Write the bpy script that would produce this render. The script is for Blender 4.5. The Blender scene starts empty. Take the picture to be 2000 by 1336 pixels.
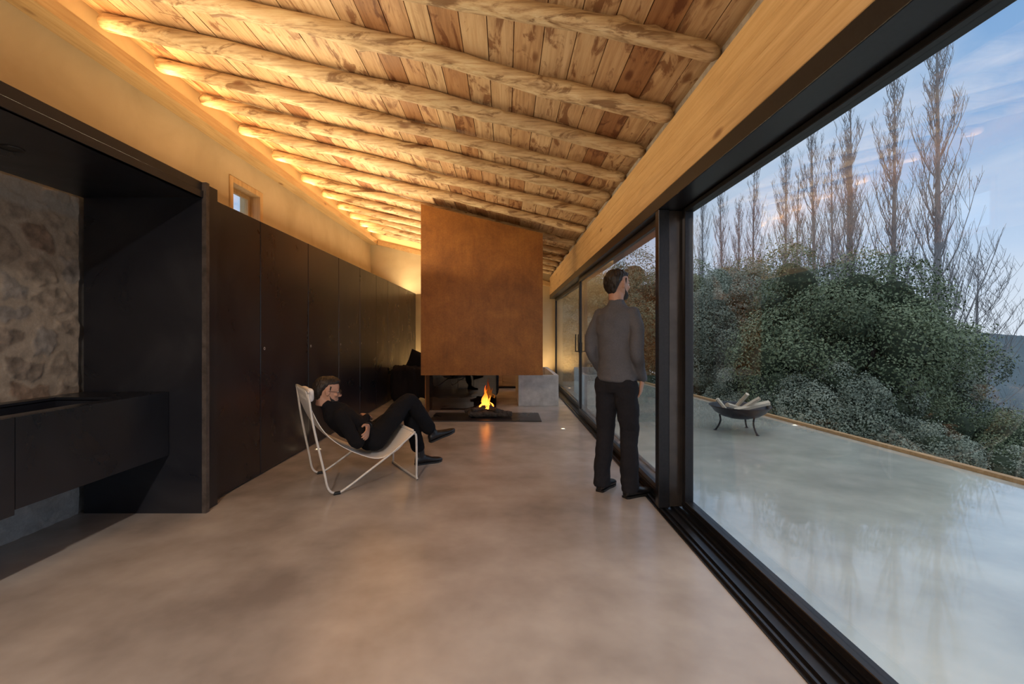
import bpy, bmesh, math, random
import numpy as np
from mathutils import Vector, Matrix, noise as mnoise
random.seed(7); rng=np.random.default_rng(7)
scene=bpy.context.scene
scene.view_settings.view_transform='Standard'
COL=scene.collection
V=Vector

# ------------------------------------------------------------------ node helpers
def newmat(name):
    m=bpy.data.materials.new(name); m.use_nodes=True
    nt=m.node_tree; return m,nt,nt.nodes['Principled BSDF']
def setin(nt,node,key,val):
    s=node.inputs[key]
    if isinstance(val,bpy.types.NodeSocket): nt.links.new(val,s)
    else:
        if s.type=='RGBA' and len(val)==3: val=(*val,1)
        s.default_value=val
def nd(nt,t,props=None,**ins):
    n=nt.nodes.new(t)
    for k,v in (props or {}).items(): setattr(n,k,v)
    for k,v in ins.items():
        if k[0]=='i' and k[1:].isdigit(): k=int(k[1:])
        setin(nt,n,k,v)
    return n
def coord(nt,kind='Object'): return nd(nt,'ShaderNodeTexCoord').outputs[kind]
def mapping(nt,vec,scale=(1,1,1),loc=(0,0,0),rot=(0,0,0)):
    return nd(nt,'ShaderNodeMapping',Vector=vec,Scale=scale,Location=loc,Rotation=rot).outputs[0]
def noise(nt,vec,scale,detail=4,rough=.5,dist=0):
    return nd(nt,'ShaderNodeTexNoise',Vector=vec,Scale=scale,Detail=detail,Roughness=rough,Distortion=dist).outputs['Fac']
def ramp(nt,fac,stops):
    n=nd(nt,'ShaderNodeValToRGB',Fac=fac); e=n.color_ramp.elements
    while len(e)<len(stops): e.new(.5)
    for i,(p,c) in enumerate(stops):
        e[i].position=p; e[i].color=(*c,1) if len(c)==3 else c
    return n.outputs[0]
def g(v): return (v,v,v)
def mix(nt,fac,a,b,blend='MIX'):
    n=nt.nodes.new('ShaderNodeMix'); n.data_type='RGBA'; n.blend_type=blend
    setin(nt,n,0,fac); setin(nt,n,6,a); setin(nt,n,7,b); return n.outputs[2]
def math_(nt,op,a,b=0.0):
    n=nt.nodes.new('ShaderNodeMath'); n.operation=op; setin(nt,n,0,a); setin(nt,n,1,b); return n.outputs[0]
def bump(nt,b,h,strength=.3,dist=.01):
    n=nd(nt,'ShaderNodeBump',Strength=strength,Distance=dist,Height=h); nt.links.new(n.outputs[0],b.inputs['Normal'])
def simple(name,col,rough=.5,metal=0,nscale=40,var=.25,bumpd=.002,spec=None):
    m,nt,b=newmat(name); c=coord(nt)
    f=noise(nt,c,nscale,5,.6)
    lo=tuple(x*(1-var) for x in col); hi=tuple(min(1,x*(1+var)) for x in col)
    setin(nt,b,'Base Color',ramp(nt,f,[(.3,lo),(.7,hi)]))
    setin(nt,b,'Roughness',rough); setin(nt,b,'Metallic',metal)
    if spec is not None: setin(nt,b,'Specular IOR Level',spec)
    if bumpd: bump(nt,b,f,.4,bumpd)
    return m

# ------------------------------------------------------------------ materials
def mk_floor(name,c1,c2,c3,r,coat=0):
    m,nt,b=newmat(name); c=mapping(nt,coord(nt),loc=(3.3,7.7,.37))
    n1=noise(nt,c,.8,2,.45,.0); n2=noise(nt,c,2.6,4,.55)
    f=math_(nt,'ADD',math_(nt,'MULTIPLY',n1,.5),math_(nt,'MULTIPLY',n2,.5))
    setin(nt,b,'Base Color',ramp(nt,f,[(.3,c1),(.5,c2),(.7,c3)]))
    setin(nt,b,'Roughness',r)
    if coat: setin(nt,b,'Coat Weight',coat); setin(nt,b,'Coat Roughness',.03)
    return m
M_floor=mk_floor('polished_concrete',(.22,.193,.176),(.36,.326,.30),(.50,.465,.43),.25)
M_terr=mk_floor('terrace_concrete',(.36,.385,.36),(.53,.55,.505),(.70,.71,.64),.16,1.0)
def mk_plaster():
    m,nt,b=newmat('lime_plaster'); c=coord(nt)
    n=noise(nt,c,1.4,5,.55,.5); n2=noise(nt,c,35,5,.6)
    setin(nt,b,'Base Color',ramp(nt,n,[(.3,(.41,.32,.19)),(.7,(.51,.41,.26))])); setin(nt,b,'Roughness',.85)
    bump(nt,b,n2,.25,.004); return m
M_plaster=mk_plaster()
M_mortar=simple('gray_mortar',(.28,.25,.22),.9,0,18,.3,.01)
def mk_steel():
    m,nt,b=newmat('black_hot_rolled_steel'); c=coord(nt)
    rnd=nd(nt,'ShaderNodeObjectInfo').outputs['Random']
    c2=nd(nt,'ShaderNodeVectorMath',{'operation':'MULTIPLY_ADD'},i0=rnd,i1=(17,23,31),i2=c).outputs[0]
    n=noise(nt,c2,1.6,5,.6,.8)
    col=ramp(nt,n,[(.3,(.008,.0092,.0145)),(.5,(.0125,.014,.0205)),(.7,(.022,.024,.031))])
    col=mix(nt,1,col,ramp(nt,rnd,[(0,g(.7)),(1,g(1))]),'MULTIPLY')
    setin(nt,b,'Base Color',col); setin(nt,b,'Specular IOR Level',.6)
    setin(nt,b,'Roughness',nd(nt,'ShaderNodeMapRange',Value=n,**{'From Min':.3,'From Max':.7,'To Min':.25,'To Max':.37}).outputs[0])
    return m
M_steel=mk_steel()
def mk_corten():
    m,nt,b=newmat('rusted_steel'); c=coord(nt)
    n=noise(nt,c,2.2,8,.65,.6); n2=noise(nt,c,45,6,.7); n3=noise(nt,mapping(nt,c,(12,12,1.2)),2,4,.6)
    col=ramp(nt,n,[(.3,(.175,.062,.011)),(.5,(.25,.096,.018)),(.7,(.33,.135,.027))])
    col=mix(nt,.3,col,ramp(nt,n2,[(.35,g(.3)),(.65,g(.7))]),'OVERLAY')
    col=mix(nt,.2,col,ramp(nt,n3,[(.35,g(.35)),(.65,g(.65))]),'OVERLAY')
    setin(nt,b,'Base Color',col); setin(nt,b,'Roughness',.45); setin(nt,b,'Metallic',.2)
    bump(nt,b,n2,.15,.002); return m
M_corten=mk_corten()
def mk_wood(name,axis,cols,attr=False,knots=True,rough=.6,blotch=.4,dist=.5,stain=0,sth=.55,hue=(.17,.085,.035)):
    m,nt,b=newmat(name); c=coord(nt)
    if attr:
        a=nd(nt,'ShaderNodeAttribute',{'attribute_name':'tone'}).outputs['Color']
        c=nd(nt,'ShaderNodeVectorMath',{'operation':'MULTIPLY_ADD'},i0=a,i1=(37,53,71),i2=c).outputs[0]
    else:
        r=nd(nt,'ShaderNodeObjectInfo').outputs['Random']
        c=nd(nt,'ShaderNodeVectorMath',{'operation':'MULTIPLY_ADD'},i0=r,i1=(37,53,71),i2=c).outputs[0]
    st=[18,18,18]; st[axis]=.9
    st2=[3,3,3]; st2[axis]=.8
    n1=noise(nt,mapping(nt,c,tuple(st)),2.2,6,.65,dist)
    n2=noise(nt,mapping(nt,c,tuple(st2)),1.3,5,.65,.6)
    col=ramp(nt,n1,[(.28,cols[0]),(.5,cols[1]),(.7,cols[2])])
    col=mix(nt,blotch,col,ramp(nt,n2,[(.3,g(.25)),(.5,g(.55)),(.7,g(.75))]),'OVERLAY')
    h=n1
    if stain:
        n4=noise(nt,mapping(nt,c,tuple(x*1.7 for x in st2)),1.9,6,.65,1.0)
        col=mix(nt,ramp(nt,n4,[(sth,g(0)),(sth+.08,g(stain))]),col,hue)
    if knots:
        sk=[5,5,5]; sk[axis]=1.9
        vo=nd(nt,'ShaderNodeTexVoronoi',Vector=mapping(nt,c,tuple(sk)),Scale=1.0,Randomness=1.0).outputs['Distance']
        col=mix(nt,ramp(nt,vo,[(.0,g(.9)),(.08,g(.75)),(.15,g(0))]),col,(.17,.065,.02))
    if attr:
        sep=nd(nt,'ShaderNodeSeparateColor',Color=a)
        t=ramp(nt,sep.outputs[0],[(0,(.46,.28,.18)),(.25,(.78,.6,.46)),(.5,(.94,.87,.78)),(.8,(1,.97,.92)),(1,(.88,.72,.6))])
        col=mix(nt,1,col,t,'MULTIPLY')
    else:
        t=ramp(nt,nd(nt,'ShaderNodeObjectInfo').outputs['Random'],[(0,g(.85)),(1,g(1))]); col=mix(nt,1,col,t,'MULTIPLY')
    setin(nt,b,'Base Color',col); setin(nt,b,'Roughness',rough); bump(nt,b,h,.35,.004)
    return m
M_board=mk_wood('ceiling_board_wood',1,[(.36,.225,.12),(.55,.39,.235),(.67,.51,.33)],attr=True,stain=.85,blotch=.35,sth=.54,hue=(.2,.085,.035))
M_log=mk_wood('peeled_log_wood',0,[(.27,.155,.07),(.57,.41,.235),(.74,.59,.38)],blotch=.45,rough=.65,dist=.15,stain=.85,sth=.54,hue=(.19,.095,.038))
M_beam=mk_wood('laminated_beam_wood',1,[(.44,.27,.11),(.54,.35,.16),(.62,.42,.21)],blotch=.25,rough=.4)
M_trimwood=mk_wood('window_wood',2,[(.4,.24,.1),(.5,.32,.14),(.6,.4,.2)],blotch=.2)
M_fire_wood=mk_wood('split_wood',0,[(.4,.3,.2),(.6,.5,.38),(.75,.66,.52)],blotch=.4,knots=False)
M_sidewood=mk_wood('sideboard_wood',0,[(.3,.17,.07),(.42,.25,.11),(.5,.31,.15)],blotch=.2)
M_frame=simple('dark_aluminium',(.018,.018,.021),.3,.5,60,.2,0)
M_jamb=simple('bronze_jamb',(.07,.06,.055),.2,.6,5,.3,0)
M_black=simple('black_plastic',(.01,.01,.01),.4,0,60,.2,0)
M_conc=simple('cast_concrete',(.56,.555,.53),.75,0,7,.2,.004)
M_niche=simple('gray_render',(.2,.19,.18),.9,0,12,.25,.006)
def mk_glass(name='window_glass',tint=(.96,.98,.98),f0=.06):
    m,nt,b=newmat(name); nt.nodes.remove(b)
    tr=nd(nt,'ShaderNodeBsdfTransparent',Color=tint); gl=nd(nt,'ShaderNodeBsdfGlossy',Color=(1,1,1),Roughness=0.0)
    lw=nd(nt,'ShaderNodeLayerWeight',Blend=.5)
    fr=math_(nt,'ADD',math_(nt,'MULTIPLY',math_(nt,'POWER',lw.outputs['Facing'],5.0),.9),f0)
    ms=nt.nodes.new('ShaderNodeMixShader'); nt.links.new(fr,ms.inputs[0]); nt.links.new(tr.outputs[0],ms.inputs[1]); nt.links.new(gl.outputs[0],ms.inputs[2])
    nt.links.new(ms.outputs[0],nt.nodes['Material Output'].inputs[0]); return m
M_glass=mk_glass(); M_dglass=mk_glass('smoked_glass',(.32,.28,.28),.05)
def emis(name,col,s):
    m,nt,b=newmat(name); setin(nt,b,'Base Color',col); setin(nt,b,'Emission Color',col); setin(nt,b,'Emission Strength',s); return m
M_led=emis('led_diffuser',(1,.6,.2),6)
M_spot=emis('floor_light_lens',(1,.78,.45),4)
M_skin=simple('skin',(.46,.26,.18),.5,0,30,.08,.0005)
def knit(name,col):
    m,nt,b=newmat(name); c=coord(nt)
    n=noise(nt,mapping(nt,c,(60,60,160)),2,3,.6); n2=noise(nt,c,5,4,.6)
    colr=mix(nt,.5,ramp(nt,n,[(.3,tuple(x*.7 for x in col)),(.7,tuple(x*1.35 for x in col))]),ramp(nt,n2,[(.3,tuple(x*.8 for x in col)),(.7,tuple(x*1.2 for x in col))]))
    setin(nt,b,'Base Color',colr); setin(nt,b,'Roughness',.95); setin(nt,b,'Specular IOR Level',.2); bump(nt,b,n,.5,.004)
    return m
M_greyknit=knit('gray_knit',(.10,.104,.122)); M_blackknit=knit('black_knit',(.007,.007,.009))
M_trous=knit('dark_trouser_cloth',(.017,.0175,.023)); M_sofa=knit('charcoal_upholstery',(.010,.009,.011)); M_btrous=knit('black_trouser_cloth',(.007,.0075,.01))
M_leather=simple('black_leather',(.008,.008,.01),.3,0,80,.3,.001)
M_hair=simple('dark_hair',(.016,.011,.008),.55,0,120,.5,.004)
M_canvas=simple('white_canvas',(.84,.82,.8),.9,0,150,.06,.001)
M_tube=simple('cream_metal_tube',(.62,.6,.57),.35,.1,20,.1,0)
M_eye=simple('iris_brown',(.04,.022,.012),.2,0,10,.1,0); M_white=simple('eye_white',(.6,.58,.55),.25,0,10,.03,0)
M_char=simple('charred_bark',(.05,.04,.033),.9,0,30,.6,.01)
M_iron=simple('black_iron',(.03,.03,.035),.5,.7,50,.3,.001)
def mk_bark(name,c1,c2):
    m,nt,b=newmat(name); c=coord(nt); n=noise(nt,mapping(nt,c,(6,6,2)),3,5,.6)
    setin(nt,b,'Base Color',ramp(nt,n,[(.3,c1),(.7,c2)])); setin(nt,b,'Roughness',.9); return m
M_bark=mk_bark('oak_bark',(.04,.035,.03),(.1,.085,.07)); M_pop=mk_bark('poplar_bark',(.21,.2,.205),(.36,.345,.345))
def mk_leaf(name,c1,c2,c3):
    m,nt,b=newmat(name); a=nd(nt,'ShaderNodeAttribute',{'attribute_name':'tone'}).outputs['Color']
    sp=nd(nt,'ShaderNodeSeparateColor',Color=a)
    setin(nt,b,'Base Color',ramp(nt,sp.outputs[0],[(0,c1),(.6,c2),(1,c3)])); setin(nt,b,'Roughness',.6); return m
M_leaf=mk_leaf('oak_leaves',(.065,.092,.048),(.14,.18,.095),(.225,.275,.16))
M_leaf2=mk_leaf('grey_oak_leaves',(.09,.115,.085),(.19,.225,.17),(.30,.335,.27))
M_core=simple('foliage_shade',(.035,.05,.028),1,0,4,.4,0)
def mk_ground(name,c1,c2,c3,sc):
    m,nt,b=newmat(name); c=coord(nt); n=noise(nt,c,sc,8,.7); n2=noise(nt,c,sc*.15,3,.5)
    setin(nt,b,'Base Color',mix(nt,.4,ramp(nt,n,[(.3,c1),(.5,c2),(.7,c3)]),ramp(nt,n2,[(.3,c1),(.7,c3)]))); setin(nt,b,'Roughness',1.0); bump(nt,b,n,1,1.0); return m
M_ground=mk_ground('wooded_slope',(.025,.04,.025),(.06,.08,.05),(.12,.12,.085),.8)
M_hill=mk_ground('haze_tinted_hill',(.06,.095,.12),(.085,.12,.145),(.13,.165,.18),.12)  # bluish distance haze put into the hill colour

# ------------------------------------------------------------------ mesh helpers
def meta(o,label=None,category=None,kind=None,group=None):
    if label: o['label']=label
    if category: o['category']=category
    if kind: o['kind']=kind
    if group: o['group']=group
    return o
def empty(name,loc=(0,0,0),rotz=0,parent=None,**kw):
    o=bpy.data.objects.new(name,None); COL.objects.link(o); o.location=loc; o.rotation_euler=(0,0,rotz)
    o.empty_display_size=.1
    if parent: o.parent=parent
    return meta(o,**kw)
def mesh_obj(name,vs,fs,mat,parent=None,smooth=False,loc=(0,0,0),**kw):
    me=bpy.data.meshes.new(name); me.from_pydata([tuple(v) for v in vs],[],fs); me.update()
    if smooth: me.polygons.foreach_set('use_smooth',[True]*len(me.polygons))
    me.materials.append(mat)
    o=bpy.data.objects.new(name,me); COL.objects.link(o); o.location=loc
    if parent: o.parent=parent
    return meta(o,**kw)
class Geo:
    def __init__(s): s.v=[]; s.f=[]
    def add(s,vf,M=None):
        v,f=vf; n=len(s.v)
        s.v+= [tuple(M@V(p)) for p in v] if M is not None else [tuple(p) for p in v]
        s.f+=[tuple(i+n for i in q) for q in f]; return s
def gbox(x0,x1,y0,y1,z0,z1,bev=0,seg=2):
    bm=bmesh.new(); bmesh.ops.create_cube(bm,size=1)
    for v in bm.verts:
        v.co=V(((x0+x1)/2+v.co.x*(x1-x0),(y0+y1)/2+v.co.y*(y1-y0),(z0+z1)/2+v.co.z*(z1-z0)))
    if bev: bmesh.ops.bevel(bm,geom=bm.edges[:],offset=bev,segments=seg,profile=.5,affect='EDGES')
    bm.verts.index_update()
    r=([v.co[:] for v in bm.verts],[[v.index for v in f.verts] for f in bm.faces]); bm.free(); return r
def box(name,b,mat,bev=0,parent=None,seg=2,**kw):
    v,f=gbox(*b,bev,seg); return mesh_obj(name,v,f,mat,parent,**kw)
def spline(pts,n=6):
    P=[V(p) for p in pts]; P=[2*P[0]-P[1]]+P+[2*P[-1]-P[-2]]; out=[]
    for i in range(1,len(P)-2):
        for k in range(n):
            t=k/n; a,b,c,d=P[i-1],P[i],P[i+1],P[i+2]
            out.append(.5*((2*b)+(c-a)*t+(2*a-5*b+4*c-d)*t*t+(3*b-a-3*c+d)*t**3))
    out.append(P[-2]); return out
def gtube(pts,rad,n=10,cap=True,closed=False):
    P=[V(p) for p in pts]; N=len(P)
    R=list(rad) if hasattr(rad,'__len__') else [rad]*N
    if len(R)!=N:
        R=[float(x) for x in np.interp(np.linspace(0,1,N),np.linspace(0,1,len(R)),R)]
    vs=[];fs=[]; prev=None
    for i in range(N):
        if closed: t=(P[(i+1)%N]-P[i-1]).normalized()
        else: t=(P[min(i+1,N-1)]-P[max(i-1,0)]).normalized()
        if prev is None:
            a=V((0,0,1)) if abs(t.z)<.9 else V((1,0,0)); u=t.cross(a).normalized()
        else:
            u=(prev-t*prev.dot(t)).normalized()
        prev=u; w=t.cross(u)
        for k in range(n):
            an=2*math.pi*k/n; vs.append(P[i]+(u*math.cos(an)+w*math.sin(an))*R[i])
    m=N if closed else N-1
    for i in range(m):
        j=(i+1)%N
        for k in range(n): fs.append((i*n+k,i*n+(k+1)%n,j*n+(k+1)%n,j*n+k))
    if cap and not closed:
        fs.append(tuple(range(n-1,-1,-1))); fs.append(tuple((N-1)*n+k for k in range(n)))
    return vs,fs
def gell(c,r,M=None,n=16,m=10):
    vs=[];fs=[]; c=V(c)
    for i in range(1,m):
        th=math.pi*i/m
        for k in range(n):
            ph=2*math.pi*k/n; vs.append(c+V((r[0]*math.sin(th)*math.cos(ph),r[1]*math.sin(th)*math.sin(ph),r[2]*math.cos(th))))
    for i in range(m-2):
        for k in range(n): fs.append((i*n+k,(i+1)*n+k,(i+1)*n+(k+1)%n,i*n+(k+1)%n))
    top=len(vs); vs.append(c+V((0,0,r[2]))); bot=len(vs); vs.append(c-V((0,0,r[2])))
    for k in range(n):
        fs.append((top,k,(k+1)%n)); b0=(m-2)*n; fs.append((bot,b0+(k+1)%n,b0+k))
    return vs,fs
def gloft(rings,n=24):
    vs=[];fs=[]
    for c,u,w in rings:
        c,u,w=V(c),V(u),V(w)
        for k in range(n):
            a=2*math.pi*k/n; vs.append(c+u*math.cos(a)+w*math.sin(a))
    for i in range(len(rings)-1):
        for k in range(n): fs.append((i*n+k,i*n+(k+1)%n,(i+1)*n+(k+1)%n,(i+1)*n+k))
    fs.append(tuple(range(n-1,-1,-1))); fs.append(tuple((len(rings)-1)*n+k for k in range(n)))
    return vs,fs
def glathe(prof,n=32):
    vs=[];fs=[]
    for r,z in prof:
        for k in range(n):
            a=2*math.pi*k/n; vs.append((r*math.cos(a),r*math.sin(a),z))
    for i in range(len(prof)-1):
        for k in range(n): fs.append((i*n+k,i*n+(k+1)%n,(i+1)*n+(k+1)%n,(i+1)*n+k))
    return vs,fs
def limb(G,pts,rad,sub=5):
    P=spline(pts,sub); R=[float(x) for x in np.interp(np.linspace(0,len(pts)-1,len(P)),range(len(pts)),rad)]
    G.add(gtube(P,R,14)); 
    for p,r in ((P[0],R[0]),(P[-1],R[-1])): G.add(gell(p,(r,r,r),n=14,m=8))
def blob(name,G,voxel,smooth,mat,parent=None,disp=None,**kw):
    me=bpy.data.meshes.new('tmp'); me.from_pydata([tuple(v) for v in G.v],[],G.f); me.update()
    bm=bmesh.new(); bm.from_mesh(me); bmesh.ops.recalc_face_normals(bm,faces=bm.faces[:]); bm.to_mesh(me); bm.free()
    o=bpy.data.objects.new('tmp',me); COL.objects.link(o)
    r=o.modifiers.new('r','REMESH'); r.mode='VOXEL'; r.voxel_size=voxel
    if smooth:
        s=o.modifiers.new('s','SMOOTH'); s.factor=.5; s.iterations=smooth
    dg=bpy.context.evaluated_depsgraph_get(); m2=bpy.data.meshes.new_from_object(o.evaluated_get(dg))
    bpy.data.objects.remove(o); m2.name=name
    m2.polygons.foreach_set('use_smooth',[True]*len(m2.polygons))
    if disp:
        amp,sc=disp
        nor=[v.normal.copy() for v in m2.vertices]
        for v,nn in zip(m2.vertices,nor):
            v.co+=nn*amp*mnoise.fractal(V((v.co.x*sc[0],v.co.y*sc[1],v.co.z*sc[2])),1,2,3)
    m2.materials.clear(); m2.materials.append(mat)
    ob=bpy.data.objects.new(name,m2); COL.objects.link(ob)
    if parent: ob.parent=parent
    return meta(ob,**kw)
def area(name,loc,size,power,col,rot,parent=None):
    l=bpy.data.lights.new(name,'AREA'); l.shape='RECTANGLE'; l.size,l.size_y=size; l.energy=power; l.color=col
    o=bpy.data.objects.new(name,l); COL.objects.link(o); o.location=loc; o.rotation_euler=rot
    if parent: o.parent=parent
    return o
WARM=(1,.65,.29)

# ------------------------------------------------------------------ room shell
Y0,Y1=-4.0,11.3
XL,XR=-3.3,1.085
SL=.242
def zlog(x): return 2.735+SL*(1.08-x)        # log centre line
def zboard(x): return zlog(x)+.064
box('floor',(XL-.3,XR,Y0,Y1,-.15,0),M_floor,kind='structure')
wy0,wy1,wz0,wz1=5.5,6.25,2.5,3.17
G=Geo()
for b in ((XL-.3,XL,Y0,wy0,0,3.93),(XL-.3,XL,wy1,Y1,0,3.93),(XL-.3,XL,wy0,wy1,0,wz0),(XL-.3,XL,wy0,wy1,wz1,3.93)): G.add(gbox(*b))
mesh_obj('wall_left',G.v,G.f,M_plaster,kind='structure')
def slopewall(name,y0,y1,mat,x0=XL-.3,x1=1.4):
    vs=[(x0,y0,0),(x1,y0,0),(x1,y0,zboard(x1)+.02),(x0,y0,zboard(x0)+.02),(x0,y1,0),(x1,y1,0),(x1,y1,zboard(x1)+.02),(x0,y1,zboard(x0)+.02)]
    return mesh_obj(name,vs,[(0,1,2,3),(7,6,5,4),(0,4,5,1),(1,5,6,2),(2,6,7,3),(3,7,4,0)],mat,kind='structure')
slopewall('wall_back',Y1,Y1+.25,M_plaster)
slopewall('wall_front',Y0-.25,Y0,M_plaster)
# ceiling boards (one mesh, per-plank tone)
vs=[];fs=[];tones=[]
x=XL-.05
while x<1.42:
    w=random.uniform(.14,.235); xe=min(x+w,1.45)
    y=Y0-random.random()*5
    while y<Y1:
        L=random.choice([4.4,5.0,5.7,6.3]); ye=min(y+L,Y1); ys=max(y,Y0)
        if ye>ys:
            off=random.uniform(0,.006); gp=.0028; t=(random.random(),random.random(),random.random())
            if random.random()<.14: t=(random.uniform(.02,.25),t[1],t[2])
            else: t=(random.uniform(.4,.98),t[1],t[2])
            n0=len(vs)
            for (xx,yy) in ((x+gp,ys+.0015),(xe-gp,ys+.0015),(xe-gp,ye-.0015),(x+gp,ye-.0015)):
                vs.append((xx,yy,zboard(xx)+off))
            for (xx,yy) in ((x+gp,ys+.0015),(xe-gp,ys+.0015),(xe-gp,ye-.0015),(x+gp,ye-.0015)):
                vs.append((xx,yy,zboard(xx)+.022))
            q=[(3,2,1,0),(0,1,5,4),(1,2,6,5),(2,3,7,6),(3,0,4,7)]
            for f in q: fs.append(tuple(n0+i for i in f)); tones+= [t]*4
        y+=L
    x+=w
n0=len(vs)
for dz in (.021,.25):
    for (xx,yy) in ((XL-.3,Y0-.25),(1.45,Y0-.25),(1.45,Y1+.25),(XL-.3,Y1+.25)): vs.append((xx,yy,zboard(xx)+dz))
for f in [(3,2,1,0),(4,5,6,7),(0,1,5,4),(1,2,6,5),(2,3,7,6),(3,0,4,7)]: fs.append(tuple(n0+i for i in f)); tones+=[(.05,.5,.5)]*4
ceil=mesh_obj('ceiling',vs,fs,M_board,kind='structure')
ca=ceil.data.color_attributes.new('tone','FLOAT_COLOR','CORNER')
ca.data.foreach_set('color',np.array([(*t,1) for t in tones],dtype=np.float32).ravel())
# logs
logY=[1.8,2.43,3.1,3.72,4.32,4.93,5.65,6.46,7.38,8.2,8.95,9.65,10.3,10.85]
for i,yy in enumerate(logY):
    N=170; n=22; xa,xb=-3.27,1.13; Lx=xb-xa; seed=i*13.7
    rl=random.Random(i*7+3)
    kn=[(rl.uniform(.1,4.3),rl.uniform(0,6.28),rl.uniform(.010,.022)) for _ in range(14)]
    pts=[];rr=[]
    r0=rl.uniform(.060,.073); r1=rl.uniform(.046,.057)
    for k in range(N):
        t=k/(N-1)
        wob=.065*mnoise.noise(V((t*2.6,seed,0)))+.02*mnoise.noise(V((t*8,seed,2))); wz=.022*mnoise.noise(V((t*4,seed,5)))+.006*mnoise.noise(V((t*10,seed,8)))
        env=math.sin(math.pi*min(1,max(0,t)))**.5 if 0<t<1 else 0
        r=(r0*(1-t)+r1*t)*(1+.14*mnoise.noise(V((t*6,seed,9)))+.05*mnoise.noise(V((t*22,seed,1))))
        e=min(t,1-t)*Lx
        if e<.06: r*=math.sqrt(max(.08,1-((.06-e)/.06)**2))
        pts.append(V((t*Lx,wob*env*1.5,-SL*t*Lx+wz*env))); rr.append(r)
    v,f=gtube(pts,rr,n)
    vv=[]
    for j,p in enumerate(v):
        c=pts[min(j//n,N-1)]; d=p-c; q=mnoise.noise(V((p.x*2,d.y*14+seed,d.z*14)))*.14+mnoise.noise(V((p.x*5,d.y*40,d.z*40+seed)))*.07
        an=math.atan2(d.z,d.y); kb=0
        for kx,ka,kh in kn:
            da=abs((an-ka+math.pi)%(2*math.pi)-math.pi)*.07; dd=((p.x-kx)/.035)**2+(da/.024)**2
            if dd<6: kb+=kh*math.exp(-dd)
        vv.append(c+d*(1+q)+d.normalized()*kb)
    mesh_obj('ceiling_beam',vv,f,M_log,smooth=True,loc=(xa,yy,zlog(xa)),label='peeled round log rafter under the sloping board ceiling',category='beam',group='round log rafters')
G=Geo(); zz=2.236
for k in range(4):
    G.add(gbox(XR,1.34,Y0,Y1,zz,zz+.106,.0025,1)); zz+=.106
mesh_obj('trim_1',G.v,G.f,M_beam,kind='structure')
box('wall_right',(1.13,1.4,Y0,Y1,2.66,zboard(1.4)+.03),M_mortar,kind='structure')
box('trim_2',(XL,-3.11,Y0,Y1,3.46,3.57),M_beam,kind='structure')
def sloped_bar(name,x0,x1,y0,y1,dz,h,mat):
    vs=[]
    for z in (0,h):
        for (xx,yy) in ((x0,y0),(x1,y0),(x1,y1),(x0,y1)): vs.append((xx,yy,zboard(xx)-dz+z))
    return mesh_obj(name,vs,[(3,2,1,0),(4,5,6,7),(0,1,5,4),(1,2,6,5),(2,3,7,6),(3,0,4,7)],mat,kind='structure')
sloped_bar('trim_3',XL+.2,1.08,11.17,Y1,.36,.1,M_beam)

# ------------------------------------------------------------------ window wall
box('trim_4',(1.087,1.37,Y0,Y1,2.145,2.236),M_frame,bev=.004,kind='structure')
G=Geo(); G.add(gbox(XR,1.40,Y0,Y1,-.15,.006))
for xx in (1.10,1.135,1.20,1.235,1.35): G.add(gbox(xx,xx+.012,Y0,Y1,.006,.022))
mesh_obj('trim_5',G.v,G.f,M_frame,kind='structure')
def window(name,x0,x1,y0,y1,z0,z1,st,br,tr_,handles=(),jamb=False):
    e=empty(name,kind='structure')
    G=Geo()
    G.add(gbox(x0,x1,y0,y0+st,z0,z1,.003,1)); G.add(gbox(x0,x1,y1-st,y1,z0,z1,.003,1))
    G.add(gbox(x0,x1,y0+st,y1-st,z0,z0+br,.003,1)); G.add(gbox(x0,x1,y0+st,y1-st,z1-tr_,z1,.003,1))
    G.add(gbox(x0-.006,x0,y0,y1,z0+br*.45,z0+br*.55))
    mesh_obj('frame',G.v,G.f,M_frame,e)
    xm=(x0+x1)/2
    box('glass_pane',(xm-.004,xm+.004,y0+st,y1-st,z0+br,z1-tr_),M_glass,parent=e)
    for hy in handles:
        G=Geo(); G.add(gbox(x0-.012,x0,hy-.015,hy+.015,.98,1.14,.003,1))
        G.add(gtube(spline([(x0-.01,hy,1.0),(x0-.05,hy,1.0),(x0-.055,hy,1.02),(x0-.055,hy,1.24),(x0-.05,hy,1.26)],4),.009,8))
        mesh_obj('handle',G.v,G.f,M_black,e,smooth=False)
    return e
window('window_1',1.255,1.315,Y0+.01,3.27,.024,2.144,.05,.065,.03)
window('window_2',1.15,1.195,3.37,7.22,.024,2.144,.065,.09,.06,handles=(7.18,))
window('window_3',1.215,1.26,7.1,11.28,.024,2.144,.085,.09,.06,handles=(7.32,))
box('trim_6',(1.088,1.165,3.272,3.345,.024,2.144),M_frame,bev=.004,kind='structure')
box('trim_7',(1.17,1.30,3.295,3.345,.024,2.144),M_jamb,bev=.004,kind='structure')
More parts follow.
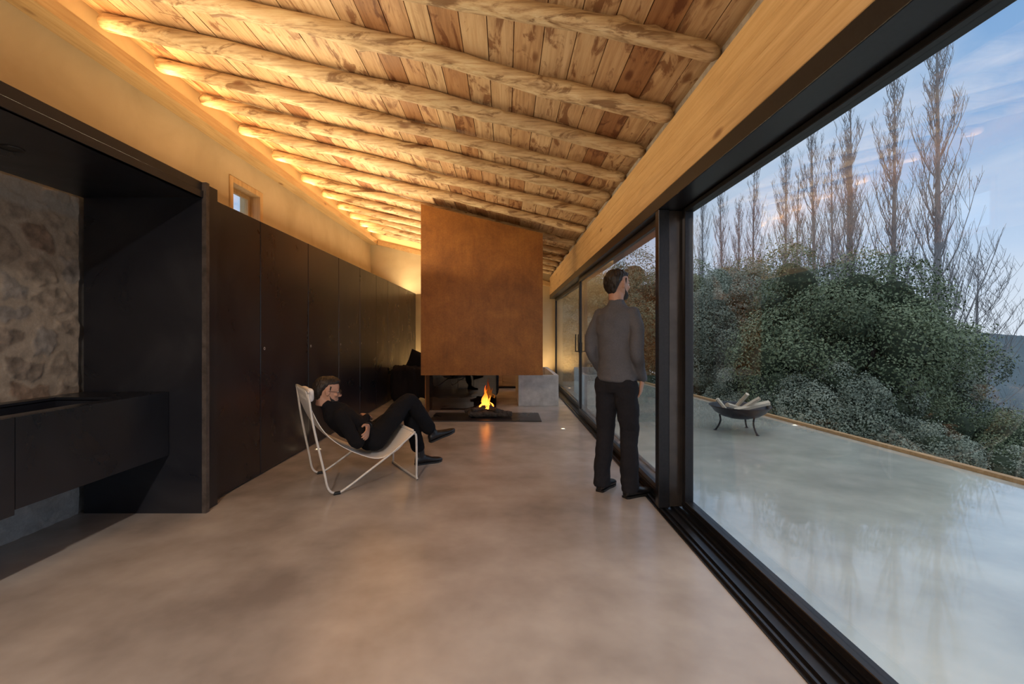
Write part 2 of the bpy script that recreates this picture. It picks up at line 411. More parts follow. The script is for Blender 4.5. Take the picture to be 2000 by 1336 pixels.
# small clerestory window
e=empty('window_4',kind='structure')
G=Geo(); fw=.07
for b in ((XL-.2,XL+.015,wy0,wy0+fw,wz0,wz1),(XL-.2,XL+.015,wy1-fw,wy1,wz0,wz1),(XL-.2,XL+.015,wy0+fw,wy1-fw,wz0,wz0+fw),(XL-.2,XL+.015,wy0+fw,wy1-fw,wz1-fw,wz1)): G.add(gbox(*b,.003,1))
mesh_obj('frame',G.v,G.f,M_trimwood,e)
G=Geo(); a=.05
for b in ((XL-.16,XL-.12,wy0+fw,wy0+fw+a,wz0+fw,wz1-fw),(XL-.16,XL-.12,wy1-fw-a,wy1-fw,wz0+fw,wz1-fw),(XL-.16,XL-.12,wy0+fw+a,wy1-fw-a,wz0+fw,wz0+fw+a),(XL-.16,XL-.12,wy0+fw+a,wy1-fw-a,wz1-fw-a,wz1-fw)): G.add(gbox(*b,.003,1))
mesh_obj('sash',G.v,G.f,M_trimwood,e)
box('glass_pane',(XL-.145,XL-.138,wy0+fw+a,wy1-fw-a,wz0+fw+a,wz1-fw-a),M_glass,parent=e)

# ------------------------------------------------------------------ cabinets
seams=[3.42,4.12,5.12,6.06,6.94,7.82,8.6,9.48,10.37,11.26]
for i in range(9):
    a,b_=seams[i],seams[i+1]
    c=empty('cabinet',(-2.19,a,0),label='tall black steel cabinet with a flush door and finger hole',category='cabinet',group='run of tall black steel cabinets')
    w=b_-a
    box('body',(-1.05,-.022,.002,w-.002,0,2.262),M_steel,parent=c)
    d=box('door',(-.02,0,.005,w-.005,.012,2.27),M_steel,bev=.003,seg=1,parent=c)
    v,f=glathe([(.0135,-.0005),(.0135,.0015),(.0095,.0015),(.0095,-.0005)],20)
    ring=mesh_obj('finger_hole_ring',[(p[2],p[0]+.07,p[1]+1.13) for p in v],f,M_tube,d)
    v,f=gell((0,0,0),(.001,.0095,.0095),n=16,m=6)
    mesh_obj('finger_hole',[(p[0]+.0005,p[1]+.07,p[2]+1.13) for p in v],f,M_black,d)
nf=empty('kitchen_niche',(0,0,0),label='black steel lined kitchen niche with a projecting frame',category='niche')
box('side_panel',(-2.96,-2.13,3.235,3.41,0,2.325),M_steel,parent=nf)
box('side_panel',(-2.96,-2.13,.0,.17,0,2.325),M_steel,parent=nf)
box('frame_edge',(-2.13,-2.10,3.235,3.27,0,2.325),simple('raw_steel_edge',(.10,.085,.078),.45,.4,14,.4,.001),parent=nf,label='brownish raw steel edge')
box('top_panel',(-2.96,-2.13,.17,3.235,2.215,2.26),M_steel,parent=nf)
G=Geo(); G.add(gbox(-2.15,-2.12,.17,3.235,2.215,2.262)); G.add(gbox(-2.165,-2.13,.17,3.235,2.268,2.325))
mesh_obj('fascia',G.v,G.f,M_steel,nf)
v,f=glathe([(.0,0),(.04,0),(.048,-.004),(.05,0)],24)
mesh_obj('recessed_downlight',[(p[0]-2.55,p[1]+2.38,p[2]+2.2145) for p in v],f,M_black,nf)
G=Geo(); G.add(gbox(-3.28,-2.19,Y0+.01,-.002,0,2.27)); G.add(gbox(-2.21,-2.19,Y0+.01,-.002,2.27,2.36))  # added unseen lip on top, screens the fill light from the glass
mesh_obj('partition',G.v,G.f,M_steel,label='tall black steel cabinet block',category='cabinet')
# counter / basin
kc=empty('kitchen_counter',(-2.36,.18,0),label='wall-hung black steel counter with an open basin',category='counter')
G=Geo()
G.add(gbox(-.02,0,2.04,3.05,.41,.855)); G.add(gbox(-.02,0,0,2.036,.385,.855))
G.add(gbox(-.59,-.02,0,3.05,.41,.43)); G.add(gbox(-.59,-.02,3.0,3.05,.43,.855))
mesh_obj('body',G.v,G.f,M_steel,kc)
G=Geo()
G.add(gbox(-.59,-.5,0,3.05,.835,.856)); G.add(gbox(-.1,-.02,0,3.05,.835,.856)); G.add(gbox(-.5,-.1,2.75,3.05,.835,.856)); G.add(gbox(-.5,-.1,0,.6,.835,.856))
mesh_obj('worktop',G.v,G.f,M_steel,kc)
G=Geo()
G.add(gbox(-.5,-.1,.6,2.75,.6,.61)); G.add(gbox(-.51,-.5,.6,2.75,.6,.84)); G.add(gbox(-.1,-.09,.6,2.75,.6,.84)); G.add(gbox(-.5,-.1,2.75,2.76,.6,.84)); G.add(gbox(-.5,-.1,.59,.6,.6,.84))
mesh_obj('basin',G.v,G.f,M_steel,kc)
# rubble stone wall of niche
ny,nz=260,230
ys=np.linspace(.9,3.232,ny); zs=np.linspace(0,2.214,nz)
YY,ZZ=np.meshgrid(ys,zs,indexing='ij')
seeds=[]; tries=0
while len(seeds)<150 and tries<20000:
    tries+=1; p=(random.uniform(.7,3.4),random.uniform(-.1,2.35)); q_=random.uniform(.75,1.5)
    if all(((p[0]-q[0])/.21)**2+((p[1]-q[1])/.15)**2>.9*q_ for q in seeds): seeds.append(p)
S=np.array(seeds)
def ngrid(f,dz,amp): return np.array([[mnoise.noise(V((y*f,z*f,dz)))*amp for z in zs] for y in ys])
wob=ngrid(5,0,.07)+ngrid(16,3,.03); wob2=ngrid(5,7,.07)+ngrid(16,11,.03)
D=np.sqrt((((YY+wob)[...,None]-S[:,0])/1.6)**2+((ZZ+wob2)[...,None]-S[:,1])**2)
o_=np.argsort(D,axis=2)[...,:2]; d1=np.take_along_axis(D,o_[...,:1],2)[...,0]; d2=np.take_along_axis(D,o_[...,1:2],2)[...,0]
edge=d2-d1+ngrid(9,21,.035); cell=o_[...,0]
st=np.clip((edge-.028)/.03,0,1); st=st*st*(3-2*st)
fin=np.array([[mnoise.fractal(V((y*14,z*14,1)),1,2,5) for z in zs] for y in ys])
H=st*(.003+.005*rng.random(len(S))[cell])+fin*.006*(.5+st)+.005
pal=np.array([(.21,.17,.135),(.25,.205,.16),(.19,.16,.135),(.28,.23,.18),(.23,.165,.12),(.24,.215,.19)])
cc=pal[rng.integers(0,len(pal),len(S))][cell]*(1+fin*.5)[...,None]
mort=np.array((.33,.275,.215))*(1+fin*.2)[...,None]
colr=cc*st[...,None]+mort*(1-st[...,None])
topm=(np.clip((ZZ-2.05+ngrid(6,4,.05))/.04,0,1))[...,None]; colr=colr*(1-topm)+np.array((.31,.285,.25))*topm
grey=np.clip((.42-ZZ)/.05,0,1)[...,None]; colr=colr*(1-grey)+np.array((.29,.285,.28))*(1+fin*.2)[...,None]*grey
H=np.clip(H,0,.028)
vs=np.stack([-3.0+H,YY,ZZ],-1).reshape(-1,3)
fs=[(i*nz+j,(i+1)*nz+j,(i+1)*nz+j+1,i*nz+j+1) for i in range(ny-1) for j in range(nz-1)]
m,nt,b=newmat('rubble_stone'); a=nd(nt,'ShaderNodeAttribute',{'attribute_name':'tone'}).outputs['Color']
nn=noise(nt,coord(nt),60,6,.7); setin(nt,b,'Base Color',mix(nt,.3,a,ramp(nt,nn,[(.3,g(.3)),(.7,g(.7))]),'OVERLAY')); setin(nt,b,'Roughness',.9); bump(nt,b,nn,.5,.006)
sw=mesh_obj('wall_niche',vs.tolist(),fs,m,smooth=True,kind='structure')
ca=sw.data.color_attributes.new('tone','FLOAT_COLOR','POINT'); ca.data.foreach_set('color',np.concatenate([np.clip(colr,0,1).reshape(-1,3),np.ones((ny*nz,1))],1).astype(np.float32).ravel())
box('wall_niche_backing',(-3.28,-3.02,0.0,3.41,0,2.3),M_niche,kind='structure')

# ------------------------------------------------------------------ fireplace
fp=empty('fireplace',(-.35,7.25,0),label='suspended rusted steel fireplace hood over an open floor hearth',category='fireplace')
hx0,hx1=-.915,.91; hy0,hy1=-.35,.35
def zt(x): return zlog(x-.35)-.085
vs=[(hx0,hy0,.652),(hx1,hy0,.652),(hx1,hy1,.652),(hx0,hy1,.652),(hx0,hy0,zt(hx0)),(hx1,hy0,zt(hx1)),(hx1,hy1,zt(hx1)),(hx0,hy1,zt(hx0))]
G=Geo(); t=.012
G.add((vs,[(0,1,5,4),(1,2,6,5),(2,3,7,6),(3,0,4,7),(4,5,6,7)]))
vi=[(hx0+t,hy0+t,.652),(hx1-t,hy0+t,.652),(hx1-t,hy1-t,.652),(hx0+t,hy1-t,.652),(hx0+t,hy0+t,1.2),(hx1-t,hy0+t,1.2),(hx1-t,hy1-t,1.2),(hx0+t,hy1-t,1.2)]
G.add((vi,[(4,5,1,0),(5,6,2,1),(6,7,3,2),(7,4,0,3),(7,6,5,4)]))
G.add((vs[:4]+vi[:4],[(0,4,5,1),(1,5,6,2),(2,6,7,3),(3,7,4,0)]))
mesh_obj('hood',G.v,G.f,M_corten,fp)
box('support_plate',(hx0,hx0+.014,.0,.35,.0,.652),M_corten,parent=fp)
box('glass_screen',(hx0+.016,.2,.335,.343,.016,.652),M_dglass,parent=fp)
box('hearth_plate',(-.76,.875,-.59,.12,.0,.014),M_steel,bev=.002,seg=1,parent=fp)
def charlog(p0,p1,r,seed,mat=M_char,name='charred_log',label='charred log burning on the hearth plate',cat='firewood',grp='burning logs'):
    p0,p1=V(p0),V(p1); mid=(p0+p1)/2; N=24; n=12; d=p1-p0
    pts=[p0-mid+d*(k/(N-1))+V((0,0,.012*mnoise.noise(V((k*.3,seed,0))))) for k in range(N)]
    rr=[r*(1+.15*mnoise.noise(V((k*.5,seed,4))))*(.75 if k in(0,N-1) else 1) for k in range(N)]
    v,f=gtube(pts,rr,n)
    v=[p*(1)+V((mnoise.noise(p*25+V((seed,0,0))),mnoise.noise(p*25+V((0,seed,0))),mnoise.noise(p*25+V((0,0,seed)))))*r*.22 for p in v]
    return mesh_obj(name,v,f,mat,smooth=False,loc=mid,label=label,category=cat,group=grp)
charlog((-.56,6.93,.065),(.10,6.98,.06),.045,1)
charlog((-.55,7.12,.06),(-.05,7.10,.06),.04,2)
charlog((-.5,6.9,.13),(-.18,7.16,.12),.035,3)
charlog((-.12,6.92,.125),(-.42,7.2,.13),.033,4)
charlog((-.62,7.02,.09),(-.3,7.02,.17),.026,5)
charlog((.02,7.05,.055),(-.28,7.0,.18),.026,6)
# flame
m,nt,b=newmat('flame'); nt.nodes.remove(b); c=coord(nt); sp=nd(nt,'ShaderNodeSeparateXYZ',Vector=c)
hgt=math_(nt,'DIVIDE',sp.outputs[2],.36); nz_=noise(nt,mapping(nt,c,(12,12,6)),1.5,3,.5)
h2=math_(nt,'ADD',hgt,math_(nt,'MULTIPLY',math_(nt,'SUBTRACT',nz_,.5),.7))
colf=ramp(nt,h2,[(0,(1,.36,.05)),(.3,(1,.26,.03)),(.6,(1,.13,.01)),(1,(.7,.045,.003))])
em=nd(nt,'ShaderNodeEmission',Color=colf,Strength=3.6); tr=nd(nt,'ShaderNodeBsdfTransparent'); lw=nd(nt,'ShaderNodeLayerWeight',Blend=.35)
ms=nt.nodes.new('ShaderNodeMixShader'); nt.links.new(lw.outputs['Facing'],ms.inputs[0]); nt.links.new(em.outputs[0],ms.inputs[1]); nt.links.new(tr.outputs[0],ms.inputs[2]); nt.links.new(ms.outputs[0],nt.nodes['Material Output'].inputs[0])
M_flame=m
G=Geo()
for k,(fx,fy,h,r) in enumerate([(0,0,.36,.032),(-.055,.02,.23,.025),(.05,-.01,.21,.025),(-.10,-.02,.12,.02),(.10,.02,.11,.02),(.025,-.04,.16,.024),(-.025,.04,.29,.024)]):
    pts=[];rr=[]
    for j in range(20):
        t=j/19; pts.append(V((fx*(1-.3*t)+.026*math.sin(t*6+k*1.3)*t,fy+.015*math.cos(t*4+k*2)*t,h*t))); rr.append(max(.0008,r*(math.sin(math.pi*min(1,t*.8+.2))**1.2)*(1-t*.45)))
    G.add(gtube(pts,rr,12))
mesh_obj('fire',G.v,G.f,M_flame,smooth=True,loc=(-.29,7.03,.13),label='orange flames rising from the charred logs',category='fire')

# ------------------------------------------------------------------ concrete trough, sideboard, sofa
tr=empty('concrete_trough',(.58,9.2,0),label='open rectangular cast concrete trough on the floor',category='trough')
G=Geo()
G.add(gbox(-.35,.36,-1.05,-.98,0,.545,.004,1)); G.add(gbox(-.35,.36,1.0,1.07,0,.545,.004,1)); G.add(gbox(-.35,-.28,-.98,1.0,0,.545)); G.add(gbox(.29,.36,-.98,1.0,0,.545)); G.add(gbox(-.28,.29,-.98,1.0,0,.08))
mesh_obj('trough_body',G.v,G.f,M_conc,tr)
sb=empty('sideboard',(-.1,11.05,0),label='low wooden sideboard against the rear wall',category='sideboard')
box('body',(-.8,.45,-.2,.23,.05,.55),M_sidewood,bev=.004,parent=sb)
box('plinth',(-.77,.42,-.17,.2,0,.05),M_black,parent=sb)
for k in range(3):
    d=box('door',(-.79+k*.413,-.385+k*.413,-.218,-.202,.06,.54),M_sidewood,bev=.002,seg=1,parent=sb)
    box('handle',(-.62+k*.413,-.55+k*.413,-.23,-.219,.49,.5),M_black,parent=d)
so=empty('sofa',(-1.12,8.95,0),label='low charcoal fabric sofa covered with a draped throw',category='sofa')
def soft(name,boxes,parent,mat,vox=.02,sm=3,disp=(.02,(5,5,5)),**kw):
    G=Geo()
    for bb in boxes: G.add(gbox(*bb,min(.07,min(bb[1]-bb[0],bb[3]-bb[2],bb[5]-bb[4])*.4),3))
    return blob(name,G,vox,sm,mat,parent,disp=disp,**kw)
soft('seat',[(-.8,.8,-.25,.5,.14,.42)],so,M_sofa)
soft('backrest',[(-.9,.95,-.5,-.24,.1,.66)],so,M_sofa,disp=(.03,(6,6,2)))
soft('armrest',[(-.98,-.76,-.42,.5,.1,.6)],so,M_sofa); soft('armrest',[(.76,.98,-.42,.5,.1,.56)],so,M_sofa)
soft('throw',[(-.99,-.5,-.54,-.2,.03,.67),(-1.0,-.7,-.5,.3,.05,.63)],so,M_sofa,disp=(.035,(9,9,2)))
for p in ((-.85,-.38),(.85,-.38),(-.85,.42),(.85,.42)): box('leg',(p[0]-.03,p[0]+.03,p[1]-.03,p[1]+.03,0,.13),M_black,parent=so)
for (cx,cy,cz,rz,ry) in ((-1.66,8.83,.72,.3,.35),(-1.42,8.92,.62,-.2,-.3)):
    N=14; vs=[]
    for sgn in (1,-1):
        for i in range(N+1):
            for j in range(N+1):
                u,w=i/N*2-1,j/N*2-1; k=(1-u**4)*(1-w**4); pin=1-.08*(1-abs(u*w))
                vs.append(V((u*.22*pin,sgn*.085*k**.6,w*.22*pin)))
    fs=[];K=(N+1)**2
    for s in (0,1):
        for i in range(N):
            for j in range(N):
                q=(s*K+i*(N+1)+j,s*K+(i+1)*(N+1)+j,s*K+(i+1)*(N+1)+j+1,s*K+i*(N+1)+j+1); fs.append(q if s else q[::-1])
    c_=mesh_obj('cushion',vs,fs,M_sofa,smooth=True,loc=(cx,cy,cz),label='dark charcoal cushion leaning on the sofa',category='cushion',group='sofa cushions')
    c_.rotation_euler=(.25,ry,rz)

# floor lights
for (fx,fy,z) in ((.77,6.15,0),(-2.05,5.05,0),(4.02,6.4,0),(-2.0,10.9,0),(.95,10.9,0),(.77,9.6,0)):
    e=empty('floor_light',(fx,fy,z),label='small round recessed floor light, lit warm',category='floor light',group='recessed floor lights')
    v,f=glathe([(.0,.004),(.022,.004)],20); mesh_obj('lens',v,f,M_spot,e)
    v,f=glathe([(.022,.0),(.022,.006),(.035,.005),(.038,0)],24); mesh_obj('bezel',v,f,M_tube,e)
    l=bpy.data.lights.new('uplight','SPOT'); l.energy=75 if fy>10 else 16; l.color=(1,.68,.32); l.spot_size=1.9; l.spot_blend=.8; l.shadow_soft_size=.02
    o=bpy.data.objects.new('uplight',l); COL.objects.link(o); o.parent=e; o.location=(0,0,.02); o.rotation_euler=(math.pi,0,0)

# ------------------------------------------------------------------ LED coves
led=box('led_strip',(-3.2,-3.18,Y0+.05,11.1,3.572,3.578),M_led,label='warm LED strip lying on the timber wall plate',category='LED strip')
area('cove_light',(-3.19,7.25,3.582),(.05,7.7),62,WARM,(math.radians(180),math.radians(35),0))
area('cove_light',(-3.19,-.3,3.582),(.05,7.2),26,WARM,(math.radians(180),math.radians(35),0))
area('back_cove_light',(-2.2,11.22,zboard(-2.2)-.24),(1.8,.03),12,WARM,(math.radians(180+15),math.atan(SL),0))
# added unseen fill lights above the cabinets, washing wall and rafters
area('cabinet_top_fill',(-2.5,7.3,2.29),(.08,7.6),200,(1,.74,.43),(math.radians(180),math.radians(36),0))
area('cabinet_top_fill',(-2.5,0,2.34),(.08,6.4),125,(1,.76,.47),(math.radians(180),math.radians(42),0))
# added fill lamps in the unseen part of the room behind the viewpoint
for yy in (-1.0,-2.8):
    e=empty('fill_lamp',(-.9,yy,zlog(-.9)-.09),label='added black cylindrical fill lamp behind the viewpoint',category='fill lamp',group='added fill lamps')
    v,f=glathe([(0,.0),(.06,.0),(.06,-.12),(.05,-.12),(.05,-.06),(0,-.06)],24); mesh_obj('fill_lamp_shade',v,f,M_black,e)
    area('fill_lamp_light',(0,0,-.125),(.09,.09),115,(1,.88,.77),(0,0,0),e)

# ------------------------------------------------------------------ terrace and outside
def tx(y): return 3.82+(9.6-y)*.0868
vs=[]
for z in (-.2,0):
    for (xx,yy) in ((1.40,-6),(tx(-6),-6),(tx(12.5),12.5),(1.40,12.5)): vs.append((xx,yy,z))
mesh_obj('floor_terrace',vs,[(3,2,1,0),(4,5,6,7),(0,1,5,4),(1,2,6,5),(2,3,7,6),(3,0,4,7)],M_terr,kind='structure')
vs=[]
for z in (-.25,.035):
    for (xx,yy) in ((tx(-6)+.005,-6),(tx(-6)+.075,-6),(tx(12.5)+.075,12.5),(tx(12.5)+.005,12.5)): vs.append((xx,yy,z))
mesh_obj('trim_8',vs,[(3,2,1,0),(4,5,6,7),(0,1,5,4),(1,2,6,5),(2,3,7,6),(3,0,4,7)],M_sidewood,kind='structure')
fb=empty('fire_bowl',(3.06,6.02,0),.3,label='round black iron fire bowl on three legs on the terrace',category='fire bowl')
prof=[(.02,.165),(.12,.172),(.22,.20),(.30,.25),(.35,.315),(.37,.33),(.37,.336),(.345,.325),(.295,.26),(.215,.212),(.12,.185),(.0,.18)]
v,f=glathe([(0,.163)]+prof,40); mesh_obj('bowl',v,f,M_iron,fb,smooth=True)
for k in range(3):
    a=2*math.pi*k/3+.5; ca_,sa=math.cos(a),math.sin(a)
    G=Geo(); G.add(gtube(spline([(.24*ca_,.24*sa,.21),(.23*ca_,.23*sa,.13),(.26*ca_,.26*sa,.05),(.29*ca_,.29*sa,.008)],5),.011,8)); G.add(gell((.295*ca_,.295*sa,.006),(.022,.022,.006)))
    mesh_obj('leg',G.v,G.f,M_iron,fb,smooth=True)
def split(p0,p1,w,seed):
    p0,p1=V(p0),V(p1); mid=(p0+p1)/2; d=(p1-p0); L=d.length
    vs=[];N=8
    tri=[(0,.6),(.55,.2),(.5,-.45),(-.5,-.5),(-.6,.15)]
    for k in range(N):
        for a,b in tri:
            vs.append(V((L*(k/(N-1)-.5),a*w*(1+.15*mnoise.noise(V((k*.6,a*3,seed)))),b*w*(1+.15*mnoise.noise(V((k*.6,b*3,seed+3)))))))
    n=5;fs=[(i*n+k,i*n+(k+1)%n,(i+1)*n+(k+1)%n,(i+1)*n+k) for i in range(N-1) for k in range(n)]+[tuple(range(n))[::-1],tuple((N-1)*n+k for k in range(n))]
    o=mesh_obj('firewood',vs,fs,M_fire_wood,loc=mid,label='pale split firewood piece in the iron bowl',category='firewood',group='split logs in the fire bowl')
    o.rotation_mode='QUATERNION'; o.rotation_quaternion=d.to_track_quat('X','Z')
split((2.95,5.95,.28),(3.44,6.02,.37),.055,1); split((2.84,5.9,.36),(3.18,6.12,.26),.05,2); split((3.02,6.1,.27),(3.1,5.9,.5),.042,3); split((3.05,6.0,.28),(3.28,5.94,.44),.045,4); split((2.9,6.08,.28),(2.80,6.1,.41),.04,5)

# terrain
def terr(x,y):
    d=max(0,x-4.8); z=-1.6-.30*d if d<40 else -13.6-.12*(d-40)
    if y>20: z-= .03*(y-20)*(1 if x>18 else 0)
    z=max(z,-34)
    return z+1.2*mnoise.noise(V((x*.07,y*.07,0)))
gx=np.concatenate([np.linspace(4.9,30,40),np.linspace(32,300,50)]); gy=np.concatenate([np.linspace(-30,60,60),np.linspace(65,420,50)])
vs=[(x,y,terr(x,y)+(.9*mnoise.fractal(V((x*.25,y*.25,2)),1,2,4) if x>20 else 0)) for x in gx for y in gy]; n=len(gy)
fs=[(i*n+j,(i+1)*n+j,(i+1)*n+j+1,i*n+j+1) for i in range(len(gx)-1) for j in range(n-1)]
mesh_obj('ground_slope',vs,fs,M_ground,smooth=True,kind='stuff',label='wooded valley slope below the terrace',category='ground')
vs=[(x,y,-2.2) for x in (-20,4.9) for y in (12.6,60)]; mesh_obj('ground_meadow',vs,[(0,2,3,1)],M_ground,kind='stuff',label='dark scrubby ground beyond the terrace',category='ground')
def hill(x0,y0,x1,y1,base,hf,seed,depth):
    N=120;K=14; vs=[]
    a=V((x0,y0,0)); b_=V((x1,y1,0)); nrm_=V((b_-a).normalized()); pn=V((-nrm_.y,nrm_.x,0))
    if pn.dot(a)<0: pn=-pn
    for i in range(N+1):
        t=i/N
        for k in range(K+1):
            s=k/K; p=a.lerp(b_,t)+pn*depth*s
            z=base+(hf(t)-base)*math.sin(s*math.pi/2)**.8+1.6*mnoise.fractal(V((p.x*.05,p.y*.05,seed)),1,2,5)*(.5+s)
            vs.append((p.x,p.y,z))
    n=K+1; fs=[(i*n+j,(i+1)*n+j,(i+1)*n+j+1,i*n+j+1) for i in range(N) for j in range(K)]
    mesh_obj('hill',vs,fs,M_hill,smooth=True,kind='stuff',label='distant wooded hill across the valley, tinted with blue haze',category='hill')
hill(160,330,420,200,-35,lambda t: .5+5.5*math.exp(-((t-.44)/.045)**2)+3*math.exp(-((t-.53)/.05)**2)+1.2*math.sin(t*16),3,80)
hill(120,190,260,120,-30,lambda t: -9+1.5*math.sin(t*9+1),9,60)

# oak trees
def leafcloud(nl,lumps,size,seed):
    r=np.random.default_rng(seed)
    cs=[];rs=[]
    for i in range(lumps):
        zf=1-2*(i+.5)/lumps; zf=max(zf,-.75); ph=i*2.39996+r.uniform(-.3,.3); hr=math.sqrt(1-zf*zf)
        d=np.array((hr*math.cos(ph),hr*math.sin(ph),zf))+r.normal(size=3)*.08
        rad=r.uniform(.5,.8)+(.18 if r.random()<.18 else 0); cs.append(d*rad); rs.append(r.uniform(.15,.30))
    cs=np.array(cs);rs=np.array(rs)
    idx=r.choice(lumps,nl,p=rs**2/np.sum(rs**2)); d=r.normal(size=(nl,3))
    out=cs/np.linalg.norm(cs,axis=1)[:,None]; d+=out[idx]*.8; d/=np.linalg.norm(d,axis=1)[:,None]
    k=1-.3*r.random(nl)**2; k+=(r.random(nl)<.2)*r.random(nl)*.5
    ctr=cs[idx]+d*(rs[idx]*k)[:,None]
    nrm=d+r.normal(size=(nl,3))*.6; nrm/=np.linalg.norm(nrm,axis=1)[:,None]
    a=np.cross(nrm,r.normal(size=(nl,3))); a/=np.linalg.norm(a,axis=1)[:,None]; b=np.cross(nrm,a)
    s=size*r.uniform(.6,1.3,nl)[:,None]
    q=np.stack([ctr-a*s,ctr-b*s*.5+a*s*.1,ctr+a*s,ctr+b*s*.5+a*s*.1],1)
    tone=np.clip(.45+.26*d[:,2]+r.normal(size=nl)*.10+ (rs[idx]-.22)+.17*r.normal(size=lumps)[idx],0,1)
    return q.reshape(-1,3),tone,cs,rs
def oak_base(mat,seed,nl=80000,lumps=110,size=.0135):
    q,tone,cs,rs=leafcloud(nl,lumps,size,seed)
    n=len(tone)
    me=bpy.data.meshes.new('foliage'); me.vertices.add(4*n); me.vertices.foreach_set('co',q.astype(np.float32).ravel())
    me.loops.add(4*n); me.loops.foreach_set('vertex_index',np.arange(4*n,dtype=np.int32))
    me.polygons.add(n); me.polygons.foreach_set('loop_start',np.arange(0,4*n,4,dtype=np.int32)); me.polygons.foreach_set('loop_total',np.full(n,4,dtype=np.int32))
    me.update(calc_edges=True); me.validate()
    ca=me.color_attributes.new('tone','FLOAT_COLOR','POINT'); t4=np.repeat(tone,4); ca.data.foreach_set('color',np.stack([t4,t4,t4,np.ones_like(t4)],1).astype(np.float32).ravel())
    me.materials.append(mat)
    G=Geo()
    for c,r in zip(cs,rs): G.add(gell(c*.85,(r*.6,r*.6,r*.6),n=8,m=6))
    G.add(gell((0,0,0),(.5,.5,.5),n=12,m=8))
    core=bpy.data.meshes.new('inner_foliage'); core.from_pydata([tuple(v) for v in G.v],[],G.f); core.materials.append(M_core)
    G=Geo(); G.add(gtube(spline([(0,0,-2.2),(.03,0,-1.2),(-.04,.03,-.5),(0,0,.2)],6),[.12,.09,.07,.03],10))
    for k in range(6):
        a=k*1.05; G.add(gtube(spline([(0,0,-.7),(.3*math.cos(a),.3*math.sin(a),-.3),(.6*math.cos(a),.6*math.sin(a),.2)],5),[.045,.01],7))
    tk=bpy.data.meshes.new('trunk'); tk.from_pydata([tuple(v) for v in G.v],[],G.f); tk.materials.append(M_bark)
    return me,core,tk
OA=oak_base(M_leaf,11); OB=oak_base(M_leaf2,23,60000,95,.0175); OC=oak_base(M_leaf,31,30000,75,.026)
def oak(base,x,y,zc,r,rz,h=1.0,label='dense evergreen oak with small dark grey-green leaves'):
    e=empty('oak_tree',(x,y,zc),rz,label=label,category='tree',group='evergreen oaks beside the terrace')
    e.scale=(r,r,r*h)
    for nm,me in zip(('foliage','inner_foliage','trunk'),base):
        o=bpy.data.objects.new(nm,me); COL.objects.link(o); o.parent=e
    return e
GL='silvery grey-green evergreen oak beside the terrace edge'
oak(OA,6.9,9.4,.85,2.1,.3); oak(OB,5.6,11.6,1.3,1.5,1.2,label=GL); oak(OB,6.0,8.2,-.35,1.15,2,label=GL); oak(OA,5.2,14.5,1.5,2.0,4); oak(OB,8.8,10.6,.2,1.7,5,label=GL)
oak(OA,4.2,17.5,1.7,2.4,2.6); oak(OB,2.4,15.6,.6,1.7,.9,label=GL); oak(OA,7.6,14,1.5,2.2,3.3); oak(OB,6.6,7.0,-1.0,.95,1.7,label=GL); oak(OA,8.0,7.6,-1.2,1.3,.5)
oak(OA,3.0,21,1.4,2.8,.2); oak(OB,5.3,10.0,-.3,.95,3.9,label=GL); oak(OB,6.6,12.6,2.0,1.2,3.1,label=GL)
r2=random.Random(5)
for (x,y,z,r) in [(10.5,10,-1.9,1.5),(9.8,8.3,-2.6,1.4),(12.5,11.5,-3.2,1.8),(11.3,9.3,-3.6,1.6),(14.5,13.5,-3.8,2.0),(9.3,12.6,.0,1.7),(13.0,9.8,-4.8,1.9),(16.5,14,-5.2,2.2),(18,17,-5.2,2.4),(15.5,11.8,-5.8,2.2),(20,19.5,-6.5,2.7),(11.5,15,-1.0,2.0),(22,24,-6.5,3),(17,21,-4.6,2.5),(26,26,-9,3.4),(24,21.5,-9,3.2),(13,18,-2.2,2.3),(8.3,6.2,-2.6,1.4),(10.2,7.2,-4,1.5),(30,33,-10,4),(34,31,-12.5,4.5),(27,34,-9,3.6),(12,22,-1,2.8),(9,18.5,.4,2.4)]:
    oak(OC,x,y,z,r,r2.random()*6,label='evergreen oak on the slope below the terrace')

